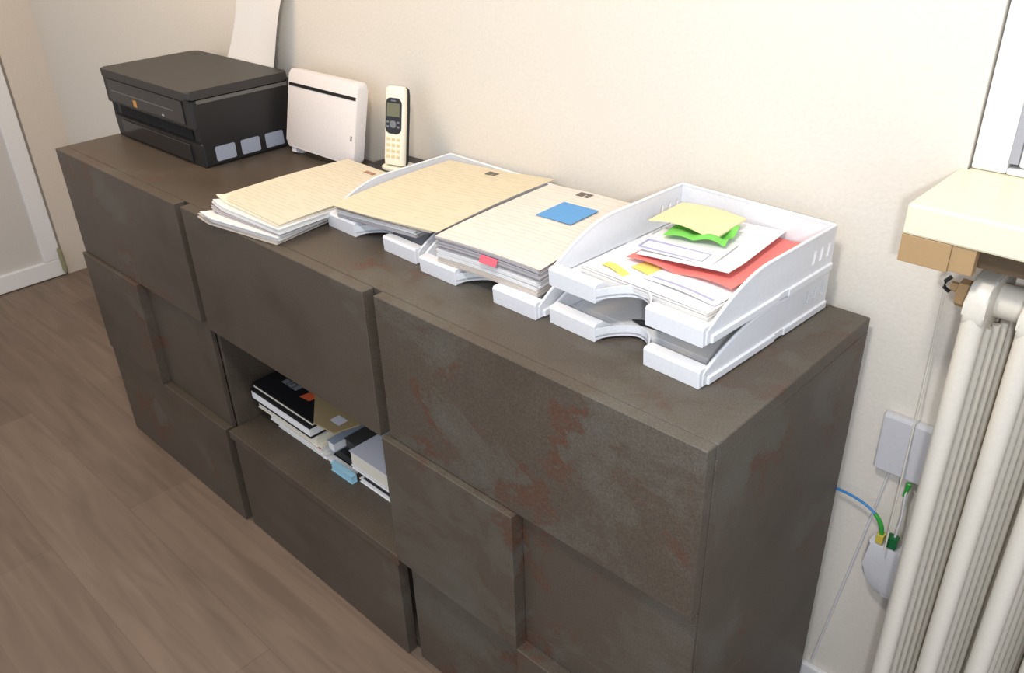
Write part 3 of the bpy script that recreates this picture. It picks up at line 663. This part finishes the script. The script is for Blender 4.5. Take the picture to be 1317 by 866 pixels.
# ------------------------------------------------------------------ radiator
rd = thing('radiator', 'cream column radiator under the window sill', 'radiator', (0.33, -0.072, 0.0))
RZ0, RZ1 = 0.11, 0.972
def radiator_section(xc):
    bm = new()
    ys = [-0.112, -0.0855, -0.059, -0.0325]
    for i, y in enumerate(ys):
        r0 = 0.0135 if i in (0,) else 0.0115
        pts = [(xc, y, RZ0 + 0.02), (xc, y, RZ1 - 0.045)]
        bm_tube(bm, [(xc, y, RZ0 + 0.02)] + [(xc, y, RZ0 + 0.02 + k * (RZ1 - 0.065 - RZ0) / 4) for k in range(1, 5)], r0, 14)
    # ridged fins stepping back towards the next section
    for k in range(5):
        bm_tube(bm, [(xc + 0.0125 + 0.0052 * k, -0.094 + 0.0135 * k, RZ0 + 0.05), (xc + 0.0125 + 0.0052 * k, -0.094 + 0.0135 * k, RZ1 - 0.062)], 0.0052, 10)
    # upper and lower headers, rounded in profile
    for zc, hz in ((RZ1 - 0.032, 0.032), (RZ0 + 0.032, 0.032)):
        bm_prism(bm, rrect(-0.1255, -0.0185, zc - hz, zc + hz, 0.024, 6), 'x', xc - 0.0125, xc + 0.0125, 0.005)
    # thin web between the columns
    bm_box(bm, xc - 0.006, xc + 0.006, -0.110, -0.034, RZ0 + 0.05, RZ1 - 0.05)
    bmesh.ops.translate(bm, verts=bm.verts[:], vec=-Vector(rd.location)); return obj('section', bm, 'radiator', rd, True)
secs = [0.158 + 0.0585 * k for k in range(7)]
for xc in secs: radiator_section(xc)
for zc in (RZ1 - 0.034, RZ0 + 0.034):
    bm = new()
    bm_tube(bm, [(secs[0], -0.072, zc), (secs[-1], -0.072, zc)], 0.021, 18); bmesh.ops.translate(bm, verts=bm.verts[:], vec=-Vector(rd.location)); obj('header_pipe', bm, 'radiator', rd, True)
bm = new(); bm_tube(bm, [(0.128, -0.085, RZ1 - 0.032), (0.1455, -0.085, RZ1 - 0.032)], 0.017, 8); bm_tube(bm, [(0.118, -0.085, RZ1 - 0.027), (0.128, -0.085, RZ1 - 0.027)], 0.006, 8); bmesh.ops.translate(bm, verts=bm.verts[:], vec=-Vector(rd.location)); v = obj('end_plug', bm, 'brown_wood', rd, True); v['label'] = 'brown end plug'
bm = new(); bm_tube(bm, [(0.117, -0.088, RZ1 - 0.014), (0.112, -0.092, RZ1 - 0.020), (0.112, -0.092, RZ1 - 0.028), (0.118, -0.090, RZ1 - 0.033)], 0.0026, 6); bmesh.ops.translate(bm, verts=bm.verts[:], vec=-Vector(rd.location)); obj('vent_hook', bm, 'ink', rd)
for xc in (secs[0], secs[-1]):
    bm = new(); bm_box(bm, xc - 0.010, xc + 0.010, -0.10, -0.04, 0.0, RZ0 + 0.01, 0.004); bmesh.ops.translate(bm, verts=bm.verts[:], vec=-Vector(rd.location)); obj('foot', bm, 'radiator', rd)

# ------------------------------------------------------------------ sockets and cables
s1 = thing('socket_box', 'square white wall box behind the radiator, upper of the two', 'socket', (0.093, WY, 0.635))
bm = new(); bm_box(bm, -0.046, 0.046, -0.016, 0, -0.054, 0.046, 0.004); obj('housing', bm, 'socket', s1, True)
bm = new(); bm_box(bm, -0.043, 0.043, -0.0170, -0.0155, -0.051, 0.043, 0.0005); obj('cover_plate', bm, 'socket', s1)
s2 = thing('socket_box', 'rounded white network socket with cables below the wall box', 'socket', (0.110, WY, 0.41))
bm = new(); bm_prism(bm, [(-0.040, 0.045)] + [(-0.042, 0.0)] + [(-0.042 + 0.042 * (1 - math.cos(R(a))), -0.004 - 0.046 * math.sin(R(a))) for a in range(0, 91, 15)] + [(0.040, -0.050), (0.040, 0.045)], 'y', -0.030, 0, 0.004); obj('housing', bm, 'socket', s2, True)
c1 = thing('network_cable', 'blue network cable with green sleeve plugged into the rounded wall socket', 'cable', (0.04, -0.01, 0.50))
def crel(bm): bmesh.ops.translate(bm, verts=bm.verts[:], vec=-Vector(c1.location)); return bm
def bez(p0, p1, p2, p3, n=14):
    out = []
    for k in range(n + 1):
        t = k / n; out.append(Vector(p0) * (1 - t) ** 3 + Vector(p1) * 3 * t * (1 - t) ** 2 + Vector(p2) * 3 * t * t * (1 - t) + Vector(p3) * t ** 3)
    return out
path = bez((-0.03, 0.004, 0.507), (0.02, 0.000, 0.522), (0.082, -0.006, 0.52), (0.085, -0.006, 0.474), 20)
bm = new(); bm_tube(bm, path[:15], 0.0022, 8); obj('lead', crel(bm), 'blue_cable', c1, True)
bm = new(); bm_tube(bm, path[14:], 0.0036, 8); obj('sleeve', crel(bm), 'green_cable', c1, True)
bm = new(); bm_box(bm, 0.0795, 0.0905, -0.012, 0.000, 0.4575, 0.474, 0.001); obj('connector', crel(bm), 'yellow_plug', c1)
c2 = thing('network_plug', 'dark green plug in the rounded wall socket next to the blue cable', 'plug', (0.103, -0.006, 0.470))
bm = new(); bm_box(bm, -0.008, 0.008, -0.006, 0.006, -0.012, 0.010, 0.0015); obj('connector', bm, 'dark_green', c2)
bm = new(); bm_tube(bm, [(0.002, 0, 0.010), (0.004, 0.001, 0.05), (0.001, 0.004, 0.09), (0.002, 0.006, 0.1095)], 0.0018, 8); obj('lead', bm, 'wire_white', c2, True)
bm = new(); bm_tube(bm, [(-0.001, 0.006, 0.085), (0.002, 0.006, 0.1095)], [0.003, 0.004], 8); obj('sleeve', bm, 'green_cable', c2, True)
bm = new(); bm_tube(bm, [(0.084, WY - 0.004, 0.984), (0.0915, WY - 0.0165, 0.72), (0.099, WY - 0.040, 0.455)], 0.0013, 6)
tag(obj('cable', bm, 'wire', None, True), 'thin pale cable hanging straight down in front of the wall boxes', 'cable')
bm = new(); bm_tube(bm, [(0.070, WY - 0.0025, 0.580), (0.055, WY - 0.0025, 0.45), (0.017, WY - 0.0025, 0.145), (0.012, WY - 0.0025, 0.105)], 0.0020, 6)
tag(obj('cable', bm, 'wire_white', None, True), 'thin white cable slanting down the wall from the upper wall box to the baseboard', 'cable')
